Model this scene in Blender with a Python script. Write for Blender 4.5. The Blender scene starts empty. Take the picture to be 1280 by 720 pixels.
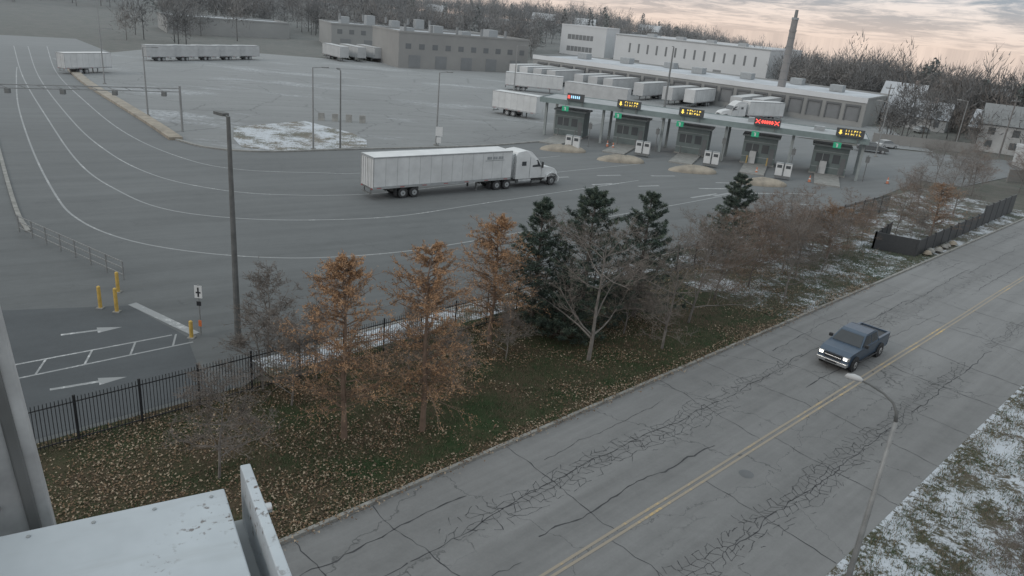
import bpy, math, random
import numpy as np
from mathutils import Vector, Matrix
random.seed(7); rng=np.random.default_rng(7)
scn=bpy.context.scene
col=scn.collection
S2=math.sqrt(.5)
def SW(s,w,z=0.0):            # street frame: s along the street, w across it
    return (S2*(s-w),S2*(s+w),z)
# ------------------------------------------------------------ materials
def NT(name):
    m=bpy.data.materials.new(name); m.use_nodes=True
    nt=m.node_tree; b=nt.nodes['Principled BSDF']
    return m,nt,b
def N(nt,t,ins={},**kw):
    n=nt.nodes.new(t)
    for k,v in kw.items(): setattr(n,k,v)
    for k,v in ins.items():
        if isinstance(v,bpy.types.NodeSocket): nt.links.new(v,n.inputs[k])
        else: n.inputs[k].default_value=v
    return n
def c4(c): return (c[0],c[1],c[2],1) if not isinstance(c,(int,float)) else (c,c,c,1)
def mixc(nt,f,a,b,bt='MIX'):
    n=nt.nodes.new('ShaderNodeMix'); n.data_type='RGBA'; n.blend_type=bt
    for idx,v in ((0,f),(6,a),(7,b)):
        if isinstance(v,bpy.types.NodeSocket): nt.links.new(v,n.inputs[idx])
        else: n.inputs[idx].default_value=v if idx==0 else c4(v)
    return n.outputs[2]
def pos(nt): return N(nt,'ShaderNodeNewGeometry').outputs['Position']
def noise(nt,vec,scale,detail=4,rough=.55,dist=0):
    return N(nt,'ShaderNodeTexNoise',{'Vector':vec,'Scale':scale,'Detail':detail,'Roughness':rough,'Distortion':dist}).outputs['Fac']
def ramp(nt,f,lo,hi,a=0.,b=1.):
    return N(nt,'ShaderNodeMapRange',{'Value':f,'From Min':lo,'From Max':hi,'To Min':a,'To Max':b}).outputs['Result']
def mul(nt,a,b): return N(nt,'ShaderNodeMath',{0:a,1:b},operation='MULTIPLY').outputs[0]
def mapping(nt,vec,rot=0,sc=(1,1,1)):
    return N(nt,'ShaderNodeMapping',{'Vector':vec,'Rotation':(0,0,rot),'Scale':sc}).outputs[0]
def simple(name,c,rough=.7,var=.25,scale=3.,metal=0.,emit=None,es=1.,spec=.3,det=4):
    m,nt,b=NT(name)
    tc=N(nt,'ShaderNodeTexCoord').outputs['Object']
    n1=noise(nt,tc,scale,det,.65)
    dark=tuple(x*(1-var) for x in c); lite=tuple(min(1,x*(1+var*.5)) for x in c)
    o=mixc(nt,ramp(nt,n1,.3,.7),dark,lite)
    nt.links.new(o,b.inputs['Base Color'])
    b.inputs['Roughness'].default_value=rough; b.inputs['Metallic'].default_value=metal
    b.inputs['Specular IOR Level'].default_value=spec
    if emit:
        b.inputs['Emission Color'].default_value=c4(emit); b.inputs['Emission Strength'].default_value=es
    return m
def asphalt(name,base,ang=0.,crack=.8,cs=.16,stretch=.08,snow=0.,big=.05,cw=.0035,tk=.3):
    m,nt,b=NT(name); P=pos(nt)
    al=mapping(nt,P,-ang)
    st=mapping(nt,al,0,(stretch,1,1))
    big_=ramp(nt,noise(nt,P,big,4,.6,.4),.3,.7)
    trk=ramp(nt,noise(nt,st,.55,5,.65),.38,.64)
    fine=ramp(nt,noise(nt,P,9,4,.8),.25,.75)
    mid=ramp(nt,noise(nt,P,.9,5,.75),.3,.7)
    c=mixc(nt,big_,tuple(x*.82 for x in base),tuple(x*1.15 for x in base))
    c=mixc(nt,mul(nt,trk,tk),c,tuple(x*.5 for x in base))
    c=mixc(nt,mul(nt,mid,.28),c,tuple(min(1,x*1.35) for x in base))
    c=mixc(nt,mul(nt,fine,.3),c,tuple(x*.55 for x in base))
    if crack>0:
        d=N(nt,'ShaderNodeTexNoise',{'Vector':P,'Scale':.9,'Detail':4,'Roughness':.6})
        dv=N(nt,'ShaderNodeVectorMath',{0:d.outputs['Color'],'Scale':1.6},operation='SCALE').outputs[0]
        pv=N(nt,'ShaderNodeVectorMath',{0:al,1:dv},operation='ADD').outputs[0]
        pv=mapping(nt,pv,0,(.7,1,0))
        v1=N(nt,'ShaderNodeTexVoronoi',{'Vector':pv,'Scale':cs},feature='DISTANCE_TO_EDGE').outputs['Distance']
        k1=ramp(nt,v1,.0,cw,1,0)
        v2=N(nt,'ShaderNodeTexVoronoi',{'Vector':pv,'Scale':cs*8},feature='DISTANCE_TO_EDGE').outputs['Distance']
        k2=ramp(nt,v2,.0,.03,1,0)
        mask=ramp(nt,noise(nt,mapping(nt,al,0,(.22,1,1)),.35,3,.5),.58,.66)
        k2=mul(nt,k2,mask)
        k=N(nt,'ShaderNodeMath',{0:mul(nt,k1,.75),1:k2},operation='MAXIMUM').outputs[0]
        c=mixc(nt,mul(nt,k,crack),c,(.035,.036,.038))
    if snow>0:
        sm=ramp(nt,noise(nt,mapping(nt,P,.3,(.35,1,1)),.09,6,.72),.6-snow,.72-snow)
        sm=mul(nt,sm,ramp(nt,noise(nt,P,1.3,4,.8),.4,.6))
        c=mixc(nt,mul(nt,sm,.6),c,(.5,.53,.57))
    nt.links.new(c,b.inputs['Base Color'])
    b.inputs['Roughness'].default_value=.85; b.inputs['Specular IOR Level'].default_value=.2
    return m
def turf(name,green,brown,snowamt=0.,leaf=.5,sscale=.35,salb=(.56,.60,.65)):
    m,nt,b=NT(name); P=pos(nt)
    a=ramp(nt,noise(nt,P,1.2,6,.75),.38,.62)
    f=ramp(nt,noise(nt,P,14,4,.8),.3,.7)
    g=mixc(nt,f,tuple(x*.45 for x in green),tuple(x*1.3 for x in green))
    br=mixc(nt,f,tuple(x*.5 for x in brown),tuple(x*1.35 for x in brown))
    lf=ramp(nt,noise(nt,P,.28,5,.65),.5-leaf*.25,.75-leaf*.25)
    c=mixc(nt,lf,g,br)
    c=mixc(nt,mul(nt,a,.35),c,tuple(x*.5 for x in brown))
    if snowamt>0:
        s1=noise(nt,P,sscale,6,.72); s2=noise(nt,P,5,6,.85)
        sm=N(nt,'ShaderNodeMath',{0:s1,1:mul(nt,s2,.85)},operation='ADD').outputs[0]
        sm=ramp(nt,sm,1.06-snowamt,1.16-snowamt)
        c=mixc(nt,mul(nt,sm,.85),c,salb)
    nt.links.new(c,b.inputs['Base Color']); b.inputs['Roughness'].default_value=.95
    b.inputs['Specular IOR Level'].default_value=.05
    bp=N(nt,'ShaderNodeBump',{'Height':noise(nt,P,9,3,.8),'Strength':.7,'Distance':.08})
    nt.links.new(bp.outputs[0],b.inputs['Normal'])
    return m
def paint(name,c,under,wear=.5,scale=2.5):
    m,nt,b=NT(name); P=pos(nt)
    n=N(nt,'ShaderNodeMath',{0:mul(nt,noise(nt,P,scale,7,.8),.6),1:mul(nt,noise(nt,P,.25,3,.6),.4)},operation='ADD').outputs[0]
    f=ramp(nt,n,.35+.2*wear,.22+.2*wear)
    f=ramp(nt,f,0,1,.18,1)
    o=mixc(nt,f,under,c)
    nt.links.new(o,b.inputs['Base Color']); b.inputs['Roughness'].default_value=.8
    return m
M={}
M['plaza']=asphalt('plaza_asphalt',(.125,.132,.134),.6,crack=.22,cs=.05,stretch=.06,cw=.003,tk=.45)
M['lot']=asphalt('lot_asphalt',(.19,.197,.198),.45,crack=.8,cs=.11,snow=.06,cw=.013,tk=.4)
M['road']=asphalt('street_asphalt',(.20,.202,.202),math.pi/4,crack=.75,cs=.13,stretch=.045,cw=.0028,tk=.62)
M['dark']=asphalt('new_asphalt',(.09,.098,.104),.6,crack=.0)
M['verge']=turf('verge_turf',(.036,.06,.028),(.085,.068,.047),0.0,.62)
M['verge_snow']=turf('verge_turf_snow',(.045,.06,.035),(.10,.083,.06),.13,.6)
M['ground']=turf('ground_soil',(.075,.085,.06),(.13,.12,.10),.0,.6,.05)
M['snowgrass']=turf('snowy_turf',(.12,.12,.085),(.19,.165,.13),.19,.5,.25)
M['snowright']=turf('snowy_verge',(.06,.07,.04),(.125,.11,.088),.19,.6,.6,(.53,.57,.62))
M['kerb']=simple('concrete_kerb',(.24,.237,.222),.85,.35,1.5)
M['tan']=simple('tan_concrete',(.29,.25,.195),.85,.4,.8)
M['white_line']=paint('white_line_paint',(.64,.65,.65),(.15,.16,.165),.58)
M['yellow_line']=paint('yellow_line_paint',(.54,.37,.13),(.19,.19,.19),.62)
M['tar']=simple('crack_sealant',(.055,.056,.06),.8,.3,1)
M['pole']=simple('galvanised_steel',(.25,.255,.255),.55,.25,2,.3)
M['poledk']=simple('weathered_pole',(.125,.13,.13),.7,.3,2)
M['black']=simple('black_paint',(.026,.028,.031),.5,.3,5)
M['rubber']=simple('rubber',(.025,.025,.027),.85,.3,8)
M['whitep']=simple('white_panel',(.62,.635,.64),.45,.16,.5)
M['whitep2']=simple('dirty_white_panel',(.47,.48,.485),.6,.2,.5)
M['rail']=simple('aluminium_rail',(.42,.44,.45),.4,.2,2,.4)
M['grey']=simple('grey_steel',(.28,.3,.31),.6,.25,2)
M['glass']=simple('dark_glass',(.025,.03,.035),.12,.2,2,spec=.6)
M['blue']=simple('dark_blue_paint',(.035,.062,.10),.3,.15,3,.1,spec=.6)
M['chrome']=simple('bright_trim',(.5,.51,.52),.25,.1,3,.8)
M['red']=simple('red_lens',(.35,.02,.02),.4,.1,3)
M['lampw']=simple('lit_headlamp',(.9,.9,.85),.3,0,3,emit=(1,.97,.85),es=4)
M['yellowb']=simple('yellow_bollard_paint',(.50,.34,.09),.6,.3,3)
M['orange']=simple('orange_plastic',(.55,.16,.06),.6,.2,4)
M['booth']=simple('booth_cladding',(.10,.135,.133),.6,.25,1)
M['booth2']=simple('booth_trim',(.24,.27,.27),.6,.2,1)
M['canopy']=simple('canopy_fascia',(.17,.225,.225),.55,.25,.5)
M['canopyroof']=simple('canopy_roof',(.34,.36,.37),.7,.25,.3)
M['bwhite']=simple('white_cladding',(.70,.72,.74),.6,.14,.08)
M['bgrey']=simple('warehouse_wall',(.24,.24,.23),.8,.25,.1)
M['btan']=simple('tan_block_wall',(.21,.20,.185),.85,.25,.1)
M['roof']=simple('membrane_roof',(.30,.32,.35),.8,.3,.06)
M['roofsnow']=simple('frosted_roof',(.47,.50,.54),.8,.3,.2)
M['brick']=simple('brick',(.18,.115,.09),.9,.3,.7)
M['stack']=simple('stack_brick',(.17,.155,.15),.9,.3,.3)
M['door']=simple('dock_door',(.11,.115,.12),.6,.3,.5)
M['cab']=simple('cabinet_aluminium',(.43,.47,.50),.5,.14,2.5,.15)
M['mast']=simple('mast_galvanised',(.36,.37,.375),.7,.3,5)
M['green']=simple('green_sign',(.03,.22,.12),.5,.1,3,emit=(.05,.5,.3),es=.25)
M['led_y']=simple('amber_led',(.8,.6,.1),.5,0,3,emit=(1,.72,.15),es=.9)
M['led_r']=simple('red_led',(.9,.1,.08),.5,0,3,emit=(1,.10,.08),es=1.2)
M['led_b']=simple('blue_led',(.3,.6,.8),.5,0,3,emit=(.45,.75,1),es=.8)
M['bark']=simple('bark',(.12,.105,.095),.95,.35,3,det=2)
M['barklt']=simple('grey_bark',(.175,.162,.15),.95,.3,3,det=2)
M['twig']=simple('twigs',(.165,.145,.13),.95,.3,2,det=2)
M['twigbr']=simple('brown_twigs',(.18,.13,.10),.95,.3,2,det=2)
M['larchA']=simple('larch_needles',(.42,.255,.145),.9,.25,3,det=2)
M['larchB']=simple('larch_needles_dull',(.28,.18,.11),.9,.25,3,det=2)
M['pineA']=simple('pine_needles',(.066,.095,.076),.9,.3,3,det=2)
M['pineB']=simple('pine_needles_dark',(.04,.058,.05),.9,.3,3,det=2)
M['pineC']=simple('pine_needles_light',(.13,.16,.12),.9,.3,3,det=2)
M['ftwig']=simple('far_twigs',(.08,.075,.07),.95,.2,.05,det=2)
M['ftwig2']=simple('far_twigs_light',(.16,.148,.135),.95,.2,.05,det=2)
M['ftwig3']=simple('far_twigs_brown',(.13,.10,.078),.95,.2,.05,det=2)
M['leaf1']=simple('dead_leaf',(.17,.115,.072),.9,.3,30,det=2)
M['leaf2']=simple('dead_leaf_pale',(.33,.265,.195),.9,.3,30,det=2)
M['leaf3']=simple('dead_leaf_dark',(.11,.078,.055),.9,.3,30,det=2)
M['blade']=simple('grass_blades',(.045,.085,.038),.9,.3,3,det=2)
M['blade2']=simple('dry_grass',(.18,.155,.105),.9,.3,3,det=2)
nt=M['cab'].node_tree; b=nt.nodes['Principled BSDF']; src=b.inputs['Base Color'].links[0].from_socket
tc=N(nt,'ShaderNodeTexCoord').outputs['Object']
sp=mul(nt,ramp(nt,noise(nt,tc,42,3,.6),.58,.66),ramp(nt,noise(nt,tc,3.2,3,.5),.48,.62))
st_=ramp(nt,noise(nt,mapping(nt,tc,.2,(1,6,1)),2.5,5,.6),.5,.8,0,.35)
o_=mixc(nt,st_,src,(.28,.29,.29))
nt.links.new(mixc(nt,sp,o_,(.12,.10,.09)),b.inputs['Base Color'])
# aerial haze painted into the base colours, thickening with distance from the origin
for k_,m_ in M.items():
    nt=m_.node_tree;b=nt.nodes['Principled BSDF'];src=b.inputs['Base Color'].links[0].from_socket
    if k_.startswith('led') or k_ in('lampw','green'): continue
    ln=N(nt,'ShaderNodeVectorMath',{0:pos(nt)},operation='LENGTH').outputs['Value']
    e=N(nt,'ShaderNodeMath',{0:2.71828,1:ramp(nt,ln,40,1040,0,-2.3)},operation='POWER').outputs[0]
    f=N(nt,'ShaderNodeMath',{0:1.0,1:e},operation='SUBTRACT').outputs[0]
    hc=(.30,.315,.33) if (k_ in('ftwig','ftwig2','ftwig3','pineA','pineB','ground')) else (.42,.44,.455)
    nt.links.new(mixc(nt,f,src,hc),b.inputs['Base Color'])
# ------------------------------------------------------------ mesh builder
class MB:
    def __init__(s,name,loc=(0,0,0),rz=0.,root=None):
        s.name=name; s.M=Matrix.Translation(loc)@Matrix.Rotation(rz,4,'Z'); s.parts={}; s.cur=None; s.part(root or 'body')
    def part(s,n):
        s.cur=s.parts.setdefault(n,dict(v=[],f=[],m=[],mats=[])); return s
    def mi(s,mat):
        c=s.cur
        if mat not in c['mats']: c['mats'].append(mat)
        return c['mats'].index(mat)
    def add(s,vs,fs,mat):
        c=s.cur; o=len(c['v']); c['v']+= [tuple(v) for v in vs]; i=s.mi(mat)
        for f in fs: c['f'].append(tuple(k+o for k in f)); c['m'].append(i)
    def box(s,x0,x1,y0,y1,z0,z1,mat):
        vs=[(x,y,z) for z in (z0,z1) for y in (y0,y1) for x in (x0,x1)]
        s.add(vs,[(0,2,3,1),(4,5,7,6),(0,1,5,4),(1,3,7,5),(3,2,6,7),(2,0,4,6)],mat)
    def obox(s,a,b,w,h,mat,up=(0,0,1)):
        a=Vector(a);b=Vector(b);d=(b-a).normalized();u=Vector(up)
        r=d.cross(u)
        if r.length<1e-4: r=d.cross(Vector((1,0,0)))
        r.normalize();u=r.cross(d)
        vs=[p+r*sx*w/2+u*sz*h/2 for p in (a,b) for sx,sz in((-1,-1),(1,-1),(1,1),(-1,1))]
        s.add(vs,[(0,1,2,3),(7,6,5,4),(0,4,5,1),(1,5,6,2),(2,6,7,3),(3,7,4,0)],mat)
    def tube(s,pts,rad,mat,n=8,cap=True):
        vs=[];L=len(pts);pts=[Vector(p) for p in pts]
        for i,p in enumerate(pts):
            d=(pts[min(i+1,L-1)]-pts[max(i-1,0)]).normalized()
            r=d.cross(Vector((0,0,1)))
            if r.length<.05: r=d.cross(Vector((1,0,0)))
            r.normalize();u=r.cross(d); R=rad[i] if isinstance(rad,(list,tuple)) else rad
            for k in range(n):
                t=2*math.pi*k/n; vs.append(p+r*math.cos(t)*R+u*math.sin(t)*R)
        fs=[(i*n+k,i*n+(k+1)%n,(i+1)*n+(k+1)%n,(i+1)*n+k) for i in range(L-1) for k in range(n)]
        if cap: fs+= [tuple(range(n))[::-1],tuple(range((L-1)*n,L*n))]
        s.add(vs,fs,mat)
    def prof(s,pts,mat,side=None):
        n=len(pts); vs=[(x,-w,z) for x,z,w in pts]+[(x,w,z) for x,z,w in pts]
        s.add(vs,[(i,(i+1)%n,(i+1)%n+n,i+n) for i in range(n)],mat)
        s.add(vs,[tuple(range(n))[::-1],tuple(range(n,2*n))],side or mat)
    def build(s,smooth=False,bevel=0.):
        obs=[]
        for pn,c in s.parts.items():
            if not c['v']: continue
            me=bpy.data.meshes.new(s.name+'_'+pn); me.from_pydata(c['v'],[],c['f'])
            for m in c['mats']: me.materials.append(M[m])
            me.polygons.foreach_set('material_index',c['m'])
            if smooth: me.polygons.foreach_set('use_smooth',[True]*len(c['f']))
            me.update(); o=bpy.data.objects.new(pn,me); col.objects.link(o)
            if bevel:
                bm=o.modifiers.new('b','BEVEL'); bm.width=bevel; bm.segments=2; bm.limit_method='ANGLE'
            obs.append(o)
        if len(obs)==1:
            obs[0].name=s.name; obs[0].matrix_world=s.M; return obs[0]
        e=bpy.data.objects.new(s.name,None); col.objects.link(e); e.matrix_world=s.M
        for o in obs: o.parent=e
        return e
def smoothpts(p,n=8):
    out=[];P=[Vector((*q[:2],0)) for q in p];P=[2*P[0]-P[1]]+P+[2*P[-1]-P[-2]]
    for i in range(1,len(P)-2):
        for k in range(n):
            t=k/n;a,b_,c,d=P[i-1:i+3]
            out.append(.5*((2*b_)+(c-a)*t+(2*a-5*b_+4*c-d)*t*t+(3*b_-a-3*c+d)*t**3))
    out.append(P[-2]); return out
def strip(mb,pts,w,z,mat,h=0,sm=8,jit=0):
    P=smoothpts(pts,sm) if sm else [Vector((*q[:2],0)) for q in pts]
    L=[];R=[]
    for i,p in enumerate(P):
        d=(P[min(i+1,len(P)-1)]-P[max(i-1,0)]).normalized(); n=Vector((-d.y,d.x,0))
        ww=w*(1+random.uniform(-jit,jit))/2
        L.append(p+n*ww);R.append(p-n*ww)
    n=len(P); z1=z+h
    vs=[(p.x,p.y,z1) for p in L]+[(p.x,p.y,z1) for p in R]
    fs=[(i,n+i,n+i+1,i+1) for i in range(n-1)]
    if h:
        vs+=[(p.x,p.y,z-.02) for p in L]+[(p.x,p.y,z-.02) for p in R]
        fs+=[(i,i+1,2*n+i+1,2*n+i) for i in range(n-1)]+[(n+i,3*n+i,3*n+i+1,n+i+1) for i in range(n-1)]
        fs+=[(0,2*n,3*n,n),(n-1,2*n-1,4*n-1,3*n-1)]
    mb.add(vs,fs,mat)
def sheet(name,poly,z,mat):
    mb=MB(name); mb.add([(x,y,z) for x,y in poly],[tuple(range(len(poly)))],mat); return mb.build()
# ------------------------------------------------------------ camera
p=math.radians(20.4);r=math.radians(5.3)
F=Vector((0,math.cos(p),-math.sin(p)));U0=Vector((0,math.sin(p),math.cos(p)));R0=Vector((1,0,0))
Rr=R0*math.cos(r)+U0*math.sin(r);Uu=U0*math.cos(r)-R0*math.sin(r)
cam=bpy.data.cameras.new('camera');co=bpy.data.objects.new('camera',cam);col.objects.link(co)
mw=Matrix((Rr,Uu,-F)).transposed().to_4x4();mw.translation=(0,0,18);co.matrix_world=mw
cam.sensor_width=36;cam.lens=935/1280*36;cam.clip_end=6000;cam.clip_start=.05;scn.camera=co
# ------------------------------------------------------------ world and sun
w=bpy.data.worlds.new('World');scn.world=w;w.use_nodes=True;nt=w.node_tree;nt.nodes.clear()
out=N(nt,'ShaderNodeOutputWorld')
sky=N(nt,'ShaderNodeTexSky',sky_type='NISHITA',sun_disc=False,sun_elevation=math.radians(28),sun_rotation=math.radians(235))
tc=N(nt,'ShaderNodeTexCoord').outputs['Generated']
sx=N(nt,'ShaderNodeSeparateXYZ',{0:tc})
zc=N(nt,'ShaderNodeMath',{0:sx.outputs[2],1:0.0},operation='MAXIMUM').outputs[0]
za=N(nt,'ShaderNodeMath',{0:zc,1:.07},operation='ADD').outputs[0]
dv=N(nt,'ShaderNodeMath',{0:sx.outputs[0],1:za},operation='DIVIDE').outputs[0]
dw=N(nt,'ShaderNodeMath',{0:sx.outputs[1],1:za},operation='DIVIDE').outputs[0]
cv=N(nt,'ShaderNodeCombineXYZ',{0:dv,1:dw,2:0.}).outputs[0]
n1=noise(nt,mapping(nt,cv,.5,(1,.8,1)),.6,7,.62,.7)
n2=noise(nt,mapping(nt,cv,.2,(1,.8,1)),2.0,6,.68,.6)
nn=N(nt,'ShaderNodeMath',{0:mul(nt,n1,.55),1:mul(nt,n2,.45)},operation='ADD').outputs[0]
cf=ramp(nt,nn,.44,.56)
cc=mixc(nt,cf,(.30,.33,.385),(.82,.74,.71))
hz=ramp(nt,zc,.0,.05,1,0)
cc=mixc(nt,mul(nt,hz,.6),cc,(.86,.64,.50))
cc=mixc(nt,ramp(nt,zc,.18,.5),cc,(.54,.585,.60))
gr=ramp(nt,zc,.1,.8,1.,1.65)
bg1=N(nt,'ShaderNodeBackground',{'Color':cc,'Strength':gr})
bg2=N(nt,'ShaderNodeBackground',{'Color':sky.outputs[0],'Strength':.012})
ad=N(nt,'ShaderNodeAddShader',{0:bg1.outputs[0],1:bg2.outputs[0]})
nt.links.new(ad.outputs[0],out.inputs['Surface'])
sl=bpy.data.lights.new('sun','SUN');sl.energy=.65;sl.angle=math.radians(14);sl.color=(1,.90,.80)
so=bpy.data.objects.new('sun',sl);col.objects.link(so)
sd=Vector((math.sin(math.radians(235))*math.cos(math.radians(28)),math.cos(math.radians(235))*math.cos(math.radians(28)),math.sin(math.radians(28))))
so.rotation_euler=sd.to_track_quat('Z','Y').to_euler()
# ------------------------------------------------------------ terrain
def sst(a,b,x):
    t=np.clip((x-a)/(b-a),0,1);return t*t*(3-2*t)
def T(x,y):
    rr=np.hypot(x,y);az=np.degrees(np.arctan2(x,y))
    tgt=9-23*sst(3,28,az)
    z=sst(240,480,rr)*tgt
    z=z-np.maximum(rr-600,0)*(.012+.03*sst(5,28,az))
    return z
rs=np.concatenate([np.array([.5,40,100,160,220]),np.linspace(240,620,20),np.linspace(680,2600,14)])
az=np.radians(np.linspace(-180,180,181))
X=np.outer(rs,np.sin(az));Y=np.outer(rs,np.cos(az));Z=T(X,Y)-.05
nv=len(az);vs=np.stack([X,Y,Z],-1).reshape(-1,3).tolist()
fs=[(i*nv+j,i*nv+j+1,(i+1)*nv+j+1,(i+1)*nv+j) for i in range(len(rs)-1) for j in range(nv-1)]
g=MB('ground');g.add(vs,fs,'ground');g.build(smooth=True)
# ------------------------------------------------------------ asphalt sheets
sheet('plaza_pavement',[SW(-60,31)[:2],SW(13.5,31)[:2],SW(17.5,33.4)[:2],SW(60,33.4)[:2],SW(95,34)[:2],(57,108),(60,138),(20,165),(-60,150),(-80,160),(-150,240),(-175,235),(-150,120),(-120,0)],0.0,'plaza')
isl=[(-86.1,143.3),(-74.2,127.5),(-59.6,110.1),(-48.4,96.8),(-41.3,88),(-36.3,85.2),(-30.1,85.8),(-20.4,92.6),(-6.2,102.7),(3.9,113)]
sheet('inspection_lot',[(q.x,q.y) for q in smoothpts(isl,6)]+[(8,128),(20,150),(75,140),(82,176),(70,174),(0,224),(-5,240),(-60,222),(-100,215),(-100,160)],.03,'lot')
sheet('side_street',[(57,108),(62,106),(84,126),(170,150),(172,158),(84,138),(62,140),(58,138)],.015,'plaza')
sheet('street',[SW(-40,6.9)[:2],SW(260,6.9)[:2],SW(260,19.8)[:2],SW(-40,19.8)[:2]],0.0,'road')
for (s,w_) in [(27.5,12.1),(47,16.9)]:
    pt=MB('manhole_cover');pt.add([SW(s+.33*math.cos(k*.3927),w_+.33*math.sin(k*.3927),.005) for k in range(16)],[tuple(range(16))],'door');pt.build()
sheet('snow_patch',[(-39,100),(-36,92),(-33.2,87.2),(-29,87),(-25.5,89.7),(-19.9,94.3),(-21,99),(-24,103.5),(-32.4,110)],.06,'snowgrass')
sheet('entrance_lane',[SW(-12,31.4)[:2],SW(12,31.4)[:2],(-17.2,36.3),(-22,39.6),(-29,37),(-36,20)],.006,'dark')
def vergegrid(name,s0,s1,w0,w1,mat,z0=.09,amp=.05,ns=160,nw=16):
    mb=MB(name);vs=[]
    for i in range(ns+1):
        for j in range(nw+1):
            s=s0+(s1-s0)*i/ns;ww=w0+(w1-w0)*j/nw
            e=0 if j in(0,nw) else random.uniform(-amp,amp)
            vs.append(SW(s,ww,z0+e))
    fs=[(i*(nw+1)+j,(i+1)*(nw+1)+j,(i+1)*(nw+1)+j+1,i*(nw+1)+j+1) for i in range(ns) for j in range(nw)]
    mb.add(vs,fs,mat);return mb.build(smooth=True)
vergegrid('grass_verge',-40,15,19.98,30.9,'verge')
vergegrid('grass_verge',15,46,19.98,31.2,'verge')
vergegrid('grass_verge',15,46,31.2,33.2,'snowgrass',ns=60,nw=4)
vergegrid('grass_verge',46,110,19.98,33.2,'verge_snow')
vergegrid('snowy_verge',-40,200,-25,6.9,'snowright',ns=200,nw=24,z0=.03,amp=.06)
k=MB('street_kerb');
for i in range(-13,100): k.obox(SW(i*3+.01,19.89,.055),SW(i*3+2.98,19.89,.055),.17,.16,'kerb')
k.build()
k=MB('plaza_kerb');k.obox(SW(18,33.3,.05),SW(110,33.3,.05),.2,.16,'kerb');k.build()
k=MB('concrete_kerb_strip');strip(k,isl[:5],1.5,.0,'tan',.35);k.build()
k=MB('lot_kerb');strip(k,isl[4:],.35,.0,'kerb',.16);k.build()
mk=MB('lane_markings')
A=[(-95,141),(-87.3,129.1),(-69.5,102.3),(-51.5,77),(-38.8,60.3),(-33.5,54.5),(-28.7,51.3),(-24,49.9),(-18.8,49.8),(-14,51),(-8.7,54),(-4.2,57.9),(-.4,61.7),(17.1,78.9),(26,88)]
B=[(-120,178),(-86.7,129.8),(-59.6,93),(-43.6,72.1),(-35,63.4),(-29,59.4),(-22.8,58.8),(-16.6,60.5),(-10.5,64),(-3.9,70.9),(4.2,79.3),(14,89.5)]
C=[(-118,180),(-85.1,131.6),(-57.5,94.4),(-44.2,78.4),(-35.7,70.6),(-29,67.5),(-23,67.3),(-15.4,70.3),(-8,77),(4.5,90.2),(15.6,100.6)]
D=[(-116,184),(-86.5,139),(-62.9,107.6),(-47.4,88.7),(-36.2,78.7),(-29.2,76),(-21.4,77.9),(-17,79.9),(-6,90),(4.8,101)]
E=[(-75,104),(-52.8,73.9),(-39.4,56),(-35,50.7)]
for L in (A,B,C,D): strip(mk,L,.17,.007,'white_line')
strip(mk,E,.3,.0,'kerb',.12)
for a,b_,ww in [((-22,39.9),(-16.9,36.7),.5),((-24.2,28.7),(-16.6,35.7),.13),((-25.6,29.6),(-18,36.3),.13)]:
    strip(mk,[a,b_],ww,.011,'white_line',sm=0)
for t in (.1,.3,.5,.7,.9):
    strip(mk,[(-24.2+7.6*t,28.7+7*t),(-25.6+7.6*(t+.12),29.6+6.7*(t+.12))],.1,.015,'white_line',sm=0)
for (ax,ay),(bx,by) in [((-23.3,35.1),(-20.9,36.7)),((-20.5,29.6),(-17.9,31.4))]:
    d=Vector((bx-ax,by-ay,0)).normalized();n=Vector((-d.y,d.x,0));a=Vector((ax,ay,.012));e=Vector((bx,by,.012))
    mk.add([a+n*.1,a-n*.1,e-d*1.2-n*.1,e-d*1.2-n*.38,e,e-d*1.2+n*.38,e-d*1.2+n*.1],[(0,1,2,6),(2,3,4,5,6)],'white_line')
for (x,y,a,l) in [(3,86,.6,3),(8,84.5,.6,3),(9,90,.5,3.5),(13.5,86,.5,3),(16,93,.4,3.5),(21,88,.35,4),(24,92.5,.3,4),(19,82.5,.75,5),(27,88,.3,4),(32,90,.2,4),(22,84.5,.8,4),(30,84,.2,3)]:
    strip(mk,[(x,y),(x+l*math.cos(a),y+l*math.sin(a))],.4,.011,'white_line',sm=0)
mk.build()
mk=MB('street_markings')
for ww in (12.94,13.2):
    pts=[SW(s,ww+random.uniform(-.02,.02)) for s in range(-40,260,4)]
    strip(mk,pts,.12,.012,'yellow_line',sm=0)
mk.build()
ck=MB('pavement_cracks')
def crack(s0,w0,s1,w1,wd,n=None,amp=.12):
    L=math.hypot(s1-s0,w1-w0);n=n or max(4,int(L/.3));pts=[];o=0
    for i in range(n+1):
        t=i/n;o=o*.8+random.gauss(0,amp);dx,dy=(s1-s0)/L,(w1-w0)/L
        pts.append(SW(s0+(s1-s0)*t-dy*o,w0+(w1-w0)*t+dx*o))
    strip(ck,pts,wd,.008,'tar',sm=0,jit=.7)
s=0.
while s<140:
    s+=random.uniform(3.8,6.5)
    crack(s,6.95,s+random.uniform(-.7,.7),13,random.uniform(.02,.045),amp=.05);
    if random.random()<.85: crack(s+random.uniform(-.6,.6),13.1,s+random.uniform(-.7,.7),19.75,random.uniform(.02,.04),amp=.05)
for w0 in (9.9,16.6,14.5,18.2):
    s=6
    while s<130:
        l=random.uniform(6,18)
        crack(s,w0+random.uniform(-.25,.25),s+l,w0+random.uniform(-.3,.3),random.uniform(.02,.05),amp=.045)
        s+=l*random.uniform(.9,1.4 if w0 in(9.9,16.6) else 2.6)
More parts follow.
